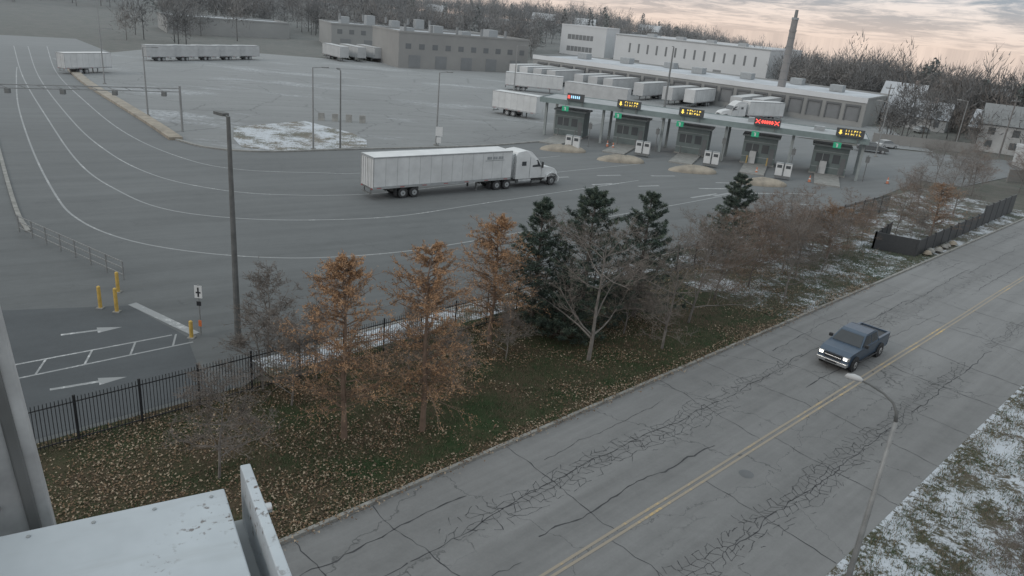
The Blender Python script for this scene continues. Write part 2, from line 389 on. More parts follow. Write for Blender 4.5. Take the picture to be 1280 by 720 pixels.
def web(s,w_,rs_,rw,cell):
    ns=int(2*rs_/cell);nw=int(2*rw/cell);P={}
    for i in range(ns+1):
        for j in range(nw+1):
            P[i,j]=(s-rs_+i*cell+random.uniform(-.3,.3)*cell+(j%2)*cell*.5,w_-rw+j*cell*.9+random.uniform(-.3,.3)*cell+.25*math.sin(i*.35))
    for (i,j),a in P.items():
        q=((a[0]-s)/rs_)**2+((a[1]-w_)/rw)**2
        for di,dj in((1,0),(0,1)):
            b__=P.get((i+di,j+dj))
            if b__ and random.random()<1.05-q*.75: crack(a[0],a[1],b__[0],b__[1],random.uniform(.012,.024),n=3,amp=.02)
for (s,ww,a_,b__) in [(20,16.6,6,.9),(29,16.5,6,1.0),(37,16.8,4,.7),(21,10,4,.9),(29,9.9,6,1.0),(38,10,5,.8),(46,10.2,4,.7),(52,16.4,5,.7),(58,10,5,.7)]:
    web(s,ww,a_,b__,.36)
ck.build()
# ------------------------------------------------------------ fences
f=MB('iron_fence')
s=-6.
while s<88:
    x,y,_=SW(s,30.2);f.box(x-.04,x+.04,y-.04,y+.04,0,2.2,'black')
    for q in range(1,18):
        x2,y2,_=SW(s+q*2.45/18,30.2);f.box(x2-.011,x2+.011,y2-.011,y2+.011,.12,2.12,'black')
    for zz in (.25,1.9): f.obox(SW(s,30.2,zz),SW(s+2.45,30.2,zz),.03,.045,'black')
    s+=2.45
f.build()
f=MB('privacy_fence')
def panelrun(f,a,b,h,mat='black',th=.08):
    a=Vector((*a,0));b=Vector((*b,0));n=max(1,int((b-a).length/2.2));d=(b-a)/n
    for i in range(n):
        p0=a+d*i;p1=a+d*(i+1)
        f.obox((p0.x,p0.y,h/2+.05),(p1.x,p1.y,h/2+.05),th,h-.1,mat)
        f.box(p0.x-.07,p0.x+.07,p0.y-.07,p0.y+.07,0,h+.1,mat)
panelrun(f,(33,67.5),(36.2,66),1.7);panelrun(f,(36.2,66),(51,81.6),1.6);panelrun(f,(51,81.6),(60,91),2.3);panelrun(f,(33,67.5),(37,73),1.6)
f.build()
f=MB('barrier_fence')
a=Vector((-35.5,50.5,0));b_=Vector((-24.3,43.4,0))
for i in range(8):
    q=a.lerp(b_,i/7);f.tube([(q.x,q.y,0),(q.x,q.y,1.25)],.045,'pole',6)
for z in (.35,.8,1.2): f.obox((a.x,a.y,z),(b_.x,b_.y,z),.04,.06,'pole')
f.build()
f=MB('wooden_fence');panelrun(f,(66,146),(84,143),1.9,'btan');panelrun(f,(73,114),(120,128),1.9,'btan');f.build()
# ------------------------------------------------------------ poles, bollards, signs
def lightpole(x,y,H,ang=0,mat='pole',r0=.12,arm=1.2,kind='flat'):
    o=MB('street_light',(x,y,0),ang)
    o.tube([(0,0,0),(0,0,.5),(0,0,H)],[r0*1.05,r0,r0*.55],mat,10);o.box(-.25,.25,-.25,.25,0,.18,'kerb')
    o.obox((0,0,H-.05),(arm,0,H+.05),.07,.07,mat);o.box(arm-.1,arm+.7,-.17,.17,H-.02,H+.12,mat)
    return o.build()
lightpole(-14.3,36,12,2.5,'poledk',.17,.3)
lightpole(-51.7,102.4,9,.6);lightpole(-72.3,129.3,9,.6);lightpole(-25.5,89.9,9.6,.6,'pole',.11);lightpole(-22.6,91.4,9.4,2,'poledk');lightpole(-11.9,100.2,9.5,.6)
lightpole(26.6,151.3,13.8,1.5,'poledk',.24);lightpole(-3,140,12,.4);lightpole(59,128,9,2.5);lightpole(-95,170,12,.3);lightpole(84,150,9,2.5)
o=MB('sign_post',(-11.5,99.6,0));o.box(-.45,.45,-.06,.0,1.4,2.6,'whitep');o.box(-.3,.3,-.07,.01,.5,1.2,'whitep');o.tube([(0,.05,0),(0,.05,2.7)],.04,'pole',6);o.build()
o=MB('concrete_barrier_blocks',(-31,112,.03),.2)
for i in range(4): o.prof([(i*2,0,.35),(i*2,.5,.2),(i*2,1.1,.12),(i*2+.9,1.1,.12),(i*2+.9,.5,.2),(i*2+.9,0,.35)],'kerb')
o.build()
def upole(x,y,H):
    z=float(T(x,y));o=MB('utility_pole',(x,y,z),.3);o.tube([(0,0,-1),(0,0,H)],[.17,.1],'bark',8);o.box(-1.1,1.1,-.06,.06,H-.9,H-.75,'bark')
    for q in(-.95,-.4,.4,.95): o.tube([(q,0,H-.75),(q,0,H-.55)],.05,'grey',6)
    o.build()
for q in [(88,142,11),(112,152,11),(136,163,11),(102,215,12),(128,240,12),(76,166,10)]: upole(*q)
o=MB('street_lamp',(11.26,19.04,0),math.radians(135))
o.tube([(0,0,0),(0,0,4),(0,0,7.95)],[.1,.085,.06],'pole',10)
o.tube([(0,0,7.9),(.04,0,8.2),(.2,0,8.46),(.5,0,8.62),(.95,0,8.72),(1.2,0,8.74)],[.06,.05,.04,.035,.03,.03],'poledk',8)
o.tube([(1.15,0,8.74),(1.25,0,8.76),(1.42,0,8.75),(1.6,0,8.71),(1.66,0,8.68)],[.04,.08,.1,.08,.03],'whitep2',10)
o.build(smooth=True)
for (x,y,h) in [(-23.3,38.9,1.35),(-22.2,38.6,1.45),(-23.6,41.4,1.3),(-16.9,36.2,1.0)]:
    o=MB('bollard',(x,y,0));o.tube([(0,0,0),(0,0,h-.05),(0,0,h)],[.1,.1,.05],'yellowb',12);o.box(-.18,.18,-.18,.18,0,.05,'kerb');o.build()
o=MB('lane_sign',(-16.6,36.7,0),.0);o.tube([(0,0,0),(0,0,2.9)],.035,'pole',6);o.box(-.2,.2,-.04,-.02,2.15,2.85,'whitep');o.box(-.13,.13,-.05,-.042,2.42,2.5,'black');o.box(-.04,.04,-.055,-.042,2.22,2.75,'black');o.box(-.12,.12,-.04,-.02,1.7,1.95,'black');o.box(-.08,.08,-.05,-.02,.5,.85,'orange');o.build()
o=MB('gantry')
o.tube([(-42.9,93.3,0),(-42.9,93.3,5.6)],.14,'pole',8);o.tube([(-70,76.5,0),(-70,76.5,5.6)],.14,'pole',8)
for z in (4.9,5.3): o.obox((-42.9,93.3,z),(-70,76.5,z),.1,.1,'pole')
for i in range(1,18):
    t=i/18;x=-42.9-27.1*t;y=93.3-16.8*t
    o.obox((x,y,4.9),(x-.7,y-.45,5.3),.06,.06,'pole')
    if i%3==1:o.box(x-.25,x+.25,y-.3,y+.1,4.35,4.85,'poledk')
o.build()
o=MB('smokestack',(60.3,188.4,0));o.tube([(0,0,0),(0,0,2),(0,0,19),(0,0,21.8)],[1.15,1.0,.74,.72],'stack',20)
o.tube([(0,0,18.6),(0,0,19.1)],[.84,.84],'stack',20);o.tube([(0,0,21.8),(0,0,23.5)],[.4,.36],'poledk',14);o.tube([(0,0,21.3),(0,0,21.8)],[.8,.8],'grey',20)
for q in range(9): o.tube([(0,0,2+q*1.9),(0,0,2.15+q*1.9)],[1.03-q*.027,1.03-q*.027],'poledk',20)
o.build()
# ------------------------------------------------------------ toll booths
ca=math.atan2(-3.2,9.0)
noses=[(5.3,105.3),(13.0,101.2),(22.2,98.4),(30.2,94.2)]
cabs=[(6.6,105.8),(16.6,106.6),(25.6,103.2),(34.2,99.0),(44,98)]
bpos=[(6.5,118.3),(15.5,115.1),(24.5,111.9),(33.5,108.7),(42.5,105.5)]
for i in range(5):
    bx,by=bpos[i]
    o=MB('inspection_booth',(bx,by,0),ca,'walls')
    o.box(-2.3,2.3,0,3.2,.2,3.9,'booth');o.part('roof').box(-2.6,2.6,-.3,3.5,3.9,4.15,'booth2')
    o.part('windows');o.box(-1.9,-.1,-.03,.05,1.7,2.9,'glass');o.box(.35,1.3,-.03,.05,1.7,2.9,'glass');o.box(-2.33,-2.25,.5,2.6,1.6,2.9,'glass')
    o.box(1.5,2.1,-.04,.06,.25,2.5,'door');
    o.part('trim');o.box(-2.34,2.34,-.035,.0,1.0,1.12,'booth2');o.box(-1.02,-.94,-.05,.0,1.7,2.9,'booth2');o.box(-2.34,2.34,-.035,0,3.15,3.25,'booth2');o.box(-2.4,2.4,-.15,3.3,0,.2,'kerb')
    if i in(3,4): o.box(-1.2,-.3,-.6,-.1,.2,1.9,'whitep2')
    o.part('island');o.box(-1.6,1.6,-9,-.15,0,.2,'kerb')
    o.part('guard_posts')
    for q in(-1.4,1.4): o.tube([(q,-1.0,.2),(q,-1.0,1.3)],.09,'yellowb' if i==3 else 'poledk',8)
    o.build()
    if i<4:
        nx,ny=noses[i]
        o=MB('crash_mound',(nx,ny,0),.12)
        vs=[];nn_=24;rings=[(1,0),(.97,.25),(.8,.5),(.5,.72),(.2,.82)]
        for sc_,zz in rings:
            for q in range(nn_):
                t=6.2832*q/nn_;vs.append((3.3*sc_*math.cos(t)+.3*zz,1.35*sc_*math.sin(t),zz*(1+.12*math.sin(3*t+i))))
        fs=[(a_*nn_+q,a_*nn_+(q+1)%nn_,(a_+1)*nn_+(q+1)%nn_,(a_+1)*nn_+q) for a_ in range(4) for q in range(nn_)]+[tuple(range(4*nn_,5*nn_))]
        o.add(vs,fs,'tan');o.build(smooth=True)
    if i<4:
        o=MB('signal_cabinet',(cabs[i][0],cabs[i][1],0),ca)
        for q in (-.55,.55):
            o.box(q-.45,q+.45,-.3,.3,.5,2.1,'whitep');o.box(q-.47,q+.47,-.32,.32,2.1,2.17,'grey');o.box(q-.3,q+.3,-.32,-.3,1.5,1.9,'glass')
        o.box(-1,1,-.3,.3,.2,.5,'poledk');o.build(bevel=.02)
    o=MB('height_bar_post',(cabs[i][0]+2.6,cabs[i][1]+5,0),ca);o.tube([(0,0,0),(0,0,3.6)],.06,'poledk',6);o.box(-.25,.25,-.1,.1,2.6,3.4,'poledk');o.build()
for (x,y) in [(12.2,112.5),(12.9,111),(31.5,101.5),(37.8,98.8),(50,103)]:
    o=MB('traffic_cone',(x,y,0));o.tube([(0,0,.03),(0,0,.9)],[.2,.04],'orange',10);o.tube([(0,0,.4),(0,0,.55)],[.15,.11],'whitep',10);o.box(-.25,.25,-.25,.25,0,.04,'rubber');o.build()
o=MB('canopy',(2.2,117.2,0),ca,'roof')
Lc=46
o.box(-.5,Lc,0,7.5,5.35,5.75,'canopyroof');o.part('fascia');o.box(-.55,Lc+.05,-.12,-.0,5.1,5.85,'canopy');o.box(-.55,Lc+.05,7.5,7.62,5.1,5.85,'canopy');o.box(-.62,-.55,-.12,7.62,5.1,5.85,'canopy');o.box(Lc+.05,Lc+.12,-.12,7.62,5.1,5.85,'canopy')
o.part('columns')
for i in range(6):
    for yy in (1,6.2): o.box(i*9.1-.0,i*9.1+.35,yy,yy+.35,0,5.35,'booth2')
o.part('roof_plant')
for i in range(5): o.box(i*9+3,i*9+4.4,3.5,4.8,5.75,6.35,'grey')
o.part('soffit_lights')
for i in range(5): o.box(i*9+6,i*9+6.8,2,2.3,5.30,5.35,'whitep')
o.build()
sg=[(.11,'b'),(.29,'y'),(.49,'y'),(.72,'r'),(.955,'y')]
for t,k_ in sg:
    x=2.2+42.8*t;y=117.2-15.3*t-.35;hwid=1.75 if k_!='b' else 1.3
    o=MB('lane_signal_sign',(x,y,0),ca)
    o.part('housing').box(-hwid,hwid,-.25,.1,5.9,6.95,'black');o.obox((-1.1,.0,5.2),(-1.1,.0,5.9),.1,.1,'poledk');o.obox((1.1,.0,5.2),(1.1,.0,5.9),.1,.1,'poledk')
    o.part('display')
    mt={'b':'led_b','y':'led_y','r':'led_r'}[k_];dz=.15
    if k_=='y':
        o.add([(-1.35,-.27,6.55+dz),(-1.1,-.27,6.55+dz),(-1.1,-.27,6.2+dz),(-.95,-.27,6.2+dz),(-1.22,-.27,5.95+dz),(-1.5,-.27,6.2+dz),(-1.35,-.27,6.2+dz)],[tuple(range(7))],mt)
        for q in range(6):
            xx=-.6+q*.34
            for zz in (6.4+dz,6.0+dz):
                o.box(xx,xx+.07,-.27,-.255,zz,zz+.24,mt)
                if random.random()<.7:o.box(xx+.07,xx+.22,-.27,-.255,zz+random.choice((0,.1,.18)),zz+.06+random.choice((0,.1,.18)),mt)
    elif k_=='r':
        for xc in (-1.25,1.25):
            o.obox((xc-.3,-.27,6.0+dz),(xc+.3,-.27,6.55+dz),.02,.12,mt);o.obox((xc-.3,-.28,6.55+dz),(xc+.3,-.28,6.0+dz),.02,.12,mt)
        for q in range(5): o.box(-.75+q*.32,-.55+q*.32,-.27,-.255,6.05+dz,6.5+dz,mt)
        o.box(-.9,.9,-.275,-.255,6.22+dz,6.32+dz,mt)
    else:
        for q in range(5): o.box(-.7+q*.3,-.52+q*.3,-.27,-.255,6.1+dz,6.5+dz,mt)
        o.box(-1.2,-.85,-.27,-.255,6.05+dz,6.5+dz,'led_r')
    o.build()
    o=MB('lane_number_sign',(x-1.4,y-.1,0),ca);o.box(-.5,.5,-.12,.02,4.3,5.05,'green');o.box(-.08,.1,-.13,-.12,4.42,4.9,'whitep');o.box(-.2,.1,-.133,-.122,4.8,4.9,'whitep');o.obox((0,-.04,5.05),(0,-.04,5.4),.06,.06,'poledk');o.build()
# ------------------------------------------------------------ vehicles
def wheel(o,x,y,R,wd,hub='rail',dual=False):
    sg_=1 if y>0 else -1
    o.tube([(x,y-sg_*wd/2,R),(x,y-sg_*wd*.42,R),(x,y+sg_*wd*.42,R),(x,y+sg_*wd/2,R)],[R*.9,R,R,R*.88],'rubber',20)
    o.tube([(x,y+sg_*wd*.45,R),(x,y+sg_*(wd/2+.012),R)],[R*.55,R*.5],hub,14)
    o.tube([(x,y+sg_*wd*.45,R),(x,y+sg_*(wd/2+.04),R)],[R*.2,R*.15],'poledk',10)
def trailer_parts(o,L,mat='whitep',tand=3.8):
    o.part('trailer_box');o.box(0,L,-1.3,1.3,1.15,4.08,mat)
    o.part('trailer_rails')
    for y in (-1.3,1.3):
        s_=1 if y>0 else -1
        o.box(-.02,L+.02,min(y,y+s_*.03),max(y,y+s_*.03),1.08,1.32,'rail');o.box(-.02,L+.02,min(y,y+s_*.03),max(y,y+s_*.03),3.98,4.11,'rail')
        n=int(L/1.22)
        for i in range(n+1):
            x=i*L/n;o.box(x-.02 if i else 0,x+.02,min(y,y+s_*.012),max(y,y+s_*.012),1.32,3.98,'whitep2')
        for i in range(0,n,2): o.box(i*L/n+.3,i*L/n+.8,min(y,y+s_*.035),max(y,y+s_*.035),1.14,1.2,'red')
    o.box(-.05,0,-1.3,1.3,3.9,4.11,'rail');o.box(-.05,0,-1.3,-1.2,1.1,3.9,'rail');o.box(-.05,0,1.2,1.3,1.1,3.9,'rail');o.box(-.05,0,-1.2,1.2,1.0,1.15,'poledk')
    o.box(-.02,0,-.015,.015,1.15,3.9,'black')
    for y in (-.8,-.35,.35,.8): o.tube([(-.05,y,1.2),(-.05,y,3.85)],.02,'rail',6)
    for y in(-1,1): o.box(-.07,-.05,y-.12,y+.12,1.02,1.12,'red')
    o.box(-.03,.05,-1.1,1.1,.5,.6,'poledk');o.box(0,.08,-.7,-.6,.5,1.1,'poledk');o.box(0,.08,.6,.7,.5,1.1,'poledk')
    o.part('running_gear');o.box(.6,L-.5,-.5,-.35,.95,1.15,'poledk');o.box(.6,L-.5,.35,.5,.95,1.15,'poledk')
    o.box(tand-1.5,tand+1.5,-.55,.55,.6,.98,'poledk')
    for x in (tand-.63,tand+.63):
        for y in (-1.0,1.0): wheel(o,x,y,.51,.56)
        o.tube([(x,-1,.51),(x,1,.51)],.07,'poledk',6)
    for y in (-1.05,1.05): o.box(tand-1.4,tand-1.37,y-.3,y+.3,.3,1.1,'rubber')
def tractor_parts(o,X):
    o.part('tractor_body')
    o.prof([(X+.75,1.0,1.2),(X+.75,3.5,1.2),(X+.95,3.85,1.15),(X+2.0,3.98,1.1),(X+2.9,3.8,1.02),(X+3.55,3.25,1.02),(X+3.85,3.0,1.08),(X+4.45,2.18,1.18),(X+4.5,1.0,1.2)],'whitep')
    o.prof([(X+4.4,.95,1.1),(X+4.42,2.2,1.0),(X+5.6,2.02,.92),(X+6.45,1.82,.85),(X+6.85,1.45,.85),(X+6.95,.95,.9)],'whitep')
    for y in(-1,1):
        pts=[(X+5.0,.75),(X+5.15,1.15),(X+5.5,1.38),(X+5.95,1.42),(X+6.4,1.3),(X+6.75,1.0),(X+6.85,.6)]
        for a_,b__ in zip(pts[:-1],pts[1:]): o.obox((a_[0],y*1.03,a_[1]),(b__[0],y*1.03,b__[1]),.42,.1,'whitep',up=(0,0,1))
    o.prof([(X+6.7,.35,1.2),(X+6.7,.9,1.2),(X+7.1,.9,1.05),(X+7.15,.4,1.0)],'whitep')
    o.part('glass')
    vs=[(X+3.92,-.95,2.98),(X+3.92,.95,2.98),(X+4.47,1.05,2.24),(X+4.47,-1.05,2.24)]
    o.add([(x+.03,y,z+.02) for x,y,z in vs],[(0,1,2,3)],'glass')
    for y in(-1,1):
        o.add([(X+3.0,y*1.205,2.2),(X+4.2,y*1.21,2.2),(X+3.75,y*1.14,2.92),(X+3.0,y*1.14,2.95)],[(0,1,2,3)],'glass')
        o.add([(X+1.5,y*1.212,2.4),(X+2.1,y*1.212,2.4),(X+2.1,y*1.212,2.85),(X+1.5,y*1.212,2.85)],[(0,1,2,3)],'glass')
        o.add([(X+6.5,y*.93,1.1),(X+6.98,y*.82,1.1),(X+6.88,y*.8,1.42),(X+6.45,y*.9,1.4)],[(0,1,2,3)],'chrome')
        o.box(X+4.2,X+4.3,min(y*1.25,y*1.5),max(y*1.25,y*1.5),2.1,2.75,'black')
        o.obox((X+4.1,y*1.1,2.7),(X+4.25,y*1.4,2.7),.04,.04,'black')
        o.box(X+2.62,X+2.66,min(y*1.2,y*1.215),max(y*1.2,y*1.215),1.05,3.3,'grey')
        o.box(X+4.3,X+4.33,min(y*1.2,y*1.215),max(y*1.2,y*1.215),1.05,2.2,'grey')
    o.add([(X+6.97,-.55,1.0),(X+6.97,.55,1.0),(X+6.88,.5,1.42),(X+6.88,-.5,1.42)],[(0,1,2,3)],'black')
    o.part('chassis');o.box(X-2.6,X+6.6,-.45,.45,.6,.95,'poledk')
    for y in(-1,1):
        o.tube([(X+1.2,y*.85,.75),(X+2.9,y*.85,.75)],.34,'rail',14);o.box(X+3.1,X+4.3,min(y*.8,y*1.15),max(y*.8,y*1.15),.45,.7,'poledk')
        o.tube([(X+.6,y*1.0,1),(X+.6,y*1.0,3.7)],.07,'chrome',8)
        wheel(o,X+5.95,y*1.02,.52,.32,'chrome')
        for x in (X-1.65,X-.35): wheel(o,x,y*.95,.51,.56)
    o.box(X-2.6,X-2.56,-1.25,-.6,.3,1,'rubber')
    o.box(X-2.6,X-2.56,.6,1.25,.3,1,'rubber')
o=MB('transport_truck',(-14.55,69.3,0),math.radians(39.2))
trailer_parts(o,16.1)
o.part('lettering')
for i,l in enumerate([.3,.22,.3,.2,.3,.24]):
    o.box(12.9+i*.36,12.9+i*.36+l,-1.318,-1.30,3.3,3.58,'grey')
o.box(12.7,15.1,-1.316,-1.3,3.15,3.21,'grey')
for y in(-1,1): o.box(12.0,12.15,y*.8-.08,y*.8+.08,.1,1.1,'poledk')
tractor_parts(o,16.1)
o.build()
def parked_trailer(x,y,ang,L=14.5,mat='whitep2',sc=1):
    o=MB('parked_trailer',(x,y,0),ang);trailer_parts(o,L,mat)
    o.part('landing_gear')
    for yy in(-.8,.8): o.box(L-3,L-2.85,yy-.08,yy+.08,0,1.1,'poledk')
    e=o.build();e.scale=(sc,sc,sc);return e
dA=Vector((0,222,0));dd=Vector((.821,-.570,0));dn=Vector((-.570,-.821,0));da=math.atan2(-.570,.821)
for t in (3,8,12.2,16.5,25,29,33.4,42,50,54.4,66,70.5):
    q=dA+dd*t+dn*1.0;parked_trailer(q.x,q.y,math.atan2(dn.y,dn.x)+random.uniform(-.02,.02),random.choice((12.5,14.5)),random.choice(('whitep2','whitep','whitep2')))
parked_trailer(-6,183,-.05,13.5,'whitep');parked_trailer(8,172,-.42,14.5,'whitep2');parked_trailer(-6,139,-.5,9,'whitep');
for i in range(5): parked_trailer(-86.5+i*2.9,172+i*5.6,.9,7.5,'whitep2',.85)
parked_trailer(-84.5,137.5,1.1,10,'whitep',.9)
for i in range(6): parked_trailer(-60+i*3.9,226+i*4.4,-.9,12,'whitep2')
o=MB('transport_truck',(54.5,168,0),math.radians(205));trailer_parts(o,9.5,'whitep');tractor_parts(o,9.5);o.build()
# pickup
c=SW(44.3,14.8)
o=MB('pickup_truck',(c[0],c[1],0),math.radians(225),'body')
hw=.98
o.prof([(-2.9,.55,.93),(-2.92,1.25,.93),(-1.15,1.27,hw),(1.25,1.27,hw),(2.3,1.18,.93),(2.75,1.06,.88),(2.86,.6,.88),(2.7,.42,.88),(-2.8,.45,.9)],'blue')
o.part('bed');o.box(-2.8,-1.2,-.8,.8,1.262,1.272,'black')
for y in(-1,1): o.box(-2.85,-1.15,min(y*.8,y*.95),max(y*.8,y*.95),1.262,1.36,'blue')
o.box(-2.93,-2.82,-.93,.93,1.2,1.36,'blue')
o.part('cabin');o.prof([(-1.2,1.25,.93),(-1.05,1.85,.74),(-.6,1.93,.72),(.35,1.91,.72),(.6,1.84,.74),(1.4,1.25,.93)],'blue')
o.part('windows')
o.add([(.68,-.68,1.81),(.68,.68,1.81),(1.36,.84,1.32),(1.36,-.84,1.32)],[(0,1,2,3)],'glass')
o.add([(-1.09,-.66,1.78),(-1.09,.66,1.78),(-1.2,.8,1.36),(-1.2,-.8,1.36)],[(0,1,2,3)],'glass')
for y in(-1,1):
    def sy(z): return y*(.935-(z-1.25)*.19/.6*1.0+.006)
    for x0,x1,x2,x3 in [(-1.05,-.15,-.15,-.95),(-.05,1.15,.5,-.05)]:
        o.add([(x0,sy(1.33),1.33),(x1,sy(1.33),1.33),(x2,sy(1.8),1.8),(x3,sy(1.8),1.8)],[(0,1,2,3)],'glass')
    o.box(.95,1.12,min(y*.98,y*1.18),max(y*.98,y*1.18),1.3,1.5,'black')
    o.box(-1.3,1.3,min(y*.95,y*1.02),max(y*.95,y*1.02),.38,.46,'black')
o.part('front')
o.box(2.82,2.875,-.5,.5,.7,1.02,'black');o.box(2.83,2.885,-.5,.5,.84,.89,'chrome')
for y in(-1,1): o.box(2.6,2.86,min(y*.55,y*.9),max(y*.55,y*.9),.8,1.02,'chrome');o.box(2.8,2.88,min(y*.6,y*.82),max(y*.6,y*.82),.84,.98,'lampw')
o.box(2.7,2.98,-.9,.9,.45,.66,'chrome');o.box(2.75,2.99,-.35,.35,.5,.62,'black')
for y in(-1,1): o.box(-2.95,-2.9,min(y*.78,y*.93),max(y*.78,y*.93),.85,1.2,'red')
o.box(-3.02,-2.88,-.9,.9,.5,.65,'chrome')
o.part('wheels')
for x in(-1.75,1.85):
    for y in(-1,1):
        o.tube([(x,y*.80,.42),(x,y*.992,.42)],.5,'black',20);wheel(o,x,y*.88,.4,.27,'chrome')
o.build(bevel=.03)
def car(x,y,ang,mat,sc=1):
    o=MB('parked_car',(x,y,0),ang)
    o.prof([(-2.2,.35,.85),(-2.25,.8,.85),(-1.9,.98,.85),(1.0,.98,.88),(2.1,.8,.82),(2.25,.4,.8)],mat)
    o.prof([(-1.8,.97,.8),(-1.2,1.42,.62),(.3,1.45,.62),(1.1,.97,.8)],'glass');o.prof([(-1.15,1.4,.6),(-1.15,1.47,.6),(.3,1.5,.6),(.3,1.42,.6)],mat)
    for xx in(-1.35,1.4):
        for yy in(-.78,.78): wheel(o,xx,yy,.33,.22)
    e=o.build(bevel=.04);e.scale=(sc,sc,sc);return e
car(60.5,133,-.3,'black',1.15);car(66,140,.4,'whitep2');car(95,180,.8,'grey');car(88,172,.6,'grey');car(100,136,.25,'grey')
# ------------------------------------------------------------ buildings
def bld(name,a,ang,L,Dp,H,mat,roof='roof',z=0,fn=None,par=.5):
    o=MB(name,(a[0],a[1],z),ang,'walls');o.box(0,L,0,Dp,-2,H,mat)
    o.part('roof');o.box(.3,L-.3,.3,Dp-.3,H,H+.03,roof)
    o.part('parapet');o.box(-.1,L+.1,-.1,.3,H,H+par,mat);o.box(-.1,L+.1,Dp-.3,Dp+.1,H,H+par,mat);o.box(-.1,.3,.3,Dp-.3,H,H+par,mat);o.box(L-.3,L+.1,.3,Dp-.3,H,H+par,mat)
    if fn: fn(o)
    return o.build()
def dockfn(o):
    o.part('dock_doors')
    for i in range(21):
        x=2+i*4.2;o.box(x,x+2.7,-.06,.0,1.2,4.2,'door');o.box(x-.25,x,-.3,0,1.2,4.3,'black');o.box(x+2.7,x+2.95,-.3,0,1.2,4.3,'black');o.box(x-.25,x+2.95,-.3,0,4.3,4.7,'black')
    o.part('band');o.box(-.12,90.1,-.18,-.1,5.3,6.4,'bwhite')
    o.part('roof_units')
    for i in range(7): o.box(6+i*12,9+i*12,14+i%3*4,17+i%3*4,6.1,7.6,'grey')
bld('loading_dock_building',(0,222),da,90,26,6,'bgrey','roofsnow',fn=dockfn,par=.4)
wa=math.atan2(268.2-300.6,80.1-30.5)
def wfn(o):
    o.part('windows')
    for i in range(14):
        x=6+i*3.7;o.box(x,x+.7,-.05,.0,6.5,9.8,'glass')
    for i in range(3): o.box(8+i*16,11+i*16,-.06,0,1,4,'door')
    o.part('coping');o.box(-.2,59.2,-.16,-.1,12.2,12.55,'grey')
    o.part('roof_units')
    for i in range(4): o.box(8+i*12,11+i*12,10,13,12.2,13.6,'grey')
bld('white_warehouse',(30.5,300.6),wa,59,40,12.2,'bwhite','roofsnow',fn=wfn)
la=math.atan2(300.6-324,30.5-12.7)
def lfn(o):
    o.part('windows')
    for zz in (4,8.5): o.box(3,14,-.05,0,zz,zz+1.9,'glass')
    for i in range(1,7):
        for zz in (4,8.5): o.box(3+i*1.6,3.15+i*1.6,-.08,-.05,zz,zz+1.9,'bwhite')
bld('office_building',(10.5,324.6),la*.35-.1,19.5,16,13.6,'bwhite','roofsnow',fn=lfn)
def tfn(o):
    o.part('windows')
    for i in range(10): o.box(2+i*4,3.6+i*4,-.05,0,5.2,6.6,'glass')
    for i in range(5): o.box(3+i*8,6.5+i*8,-.06,0,.2,3.6,'door')
    o.part('pipes')
    for i in range(5): o.tube([(4+i*8,6,9.5),(4+i*8,6,11.5)],.4,'poledk',8)
    o.part('roof_units')
    for i in range(4): o.box(5+i*9,8+i*9,9,13,8.0,10.4+i%2,'grey')
bld('brown_industrial_building',(-37,214),math.atan2(19.7,33.4),41,22,9.3,'btan','roof',fn=tfn)
bld('inspection_warehouse',(-68,262),.45,58,22,8,'bgrey','roof',fn=tfn)
bld('storage_shed',(-120,255),.6,40,18,6,'bgrey','roofsnow')
def house(x,y,ang,L=11,Dp=8,H=5.2,mat='bwhite',roof='roof'):
    z=float(T(x,y))
    o=MB('house',(x,y,z),ang,'walls');o.box(0,L,0,Dp,-3,H,mat)
    o.add([(0,0,H),(0,Dp,H),(0,Dp/2,H+3.2),(L,0,H),(L,Dp,H),(L,Dp/2,H+3.2)],[(0,2,1),(3,4,5)],mat)
    o.part('roof')
    for a_,b__ in((0,-.5),(Dp,Dp+.5)):
        o.add([(-.4,b__,H-.3),(L+.4,b__,H-.3),(L+.4,Dp/2,H+3.3),(-.4,Dp/2,H+3.3)],[(0,1,2,3)],roof)
    o.part('chimney').box(L*.7,L*.7+.8,Dp/2-.4,Dp/2+.4,H+2,H+4.2,'brick')
    o.part('windows')
    for xx in (1.2,L/2-.6,L-2.6):
        for zz in (.9,3.3): o.box(xx,xx+1.2,-.05,0,zz,zz+1.3,'glass')
    o.box(-.05,0,Dp/2-.6,Dp/2+.6,3,4.4,'glass')
    return o.build()
hs=[(88,150,-.2),(104,143,.2),(96,168,-.4),(118,178,.1),(112,200,-.3),(134,190,.4),(128,225,-.2),(150,215,.3),(100,232,-.5),(92,205,-.3),(160,255,.2),(140,270,-.3),(175,235,.4),(190,290,.1),(165,310,-.2),(120,300,-.4),(150,345,.3),(200,340,.2),(-3,440,.1),(60,470,-.2),(20,420,.2),(110,400,-.2),(-60,430,.2),(190,210,.3),(84,184,-.3),(106,160,.1),(128,160,.3)]
hs+=[(150,178,.2),(170,190,-.1),(132,208,.1),(116,216,.4),(140,238,-.4),(118,244,.1),(180,262,.3),(155,288,-.2),(210,300,.2),(180,330,.1),(230,330,-.2),(130,370,.2),(170,380,-.1),(210,390,.3),(90,375,-.3),(240,270,.1),(215,240,.2)]
for i,(x,y,a) in enumerate(hs):
    house(x,y,a-.3,random.uniform(9,15),random.uniform(7,9),random.choice((3,5,5.5)),random.choice(('bwhite','brick','bgrey','btan','whitep2')),random.choice(('roof','roofsnow','poledk','roofsnow')))
bld('metal_shed',(85,128),-.1,9,6,3.2,'whitep','roofsnow')
def ffn(o):
    o.part('windows')
    for i in range(6): o.box(1.5+i*4,4+i*4,-.05,0,2,5,'glass')
bld('flat_roof_building',(108,262),-.25,32,18,7,'bgrey','roofsnow',z=-1,fn=ffn)
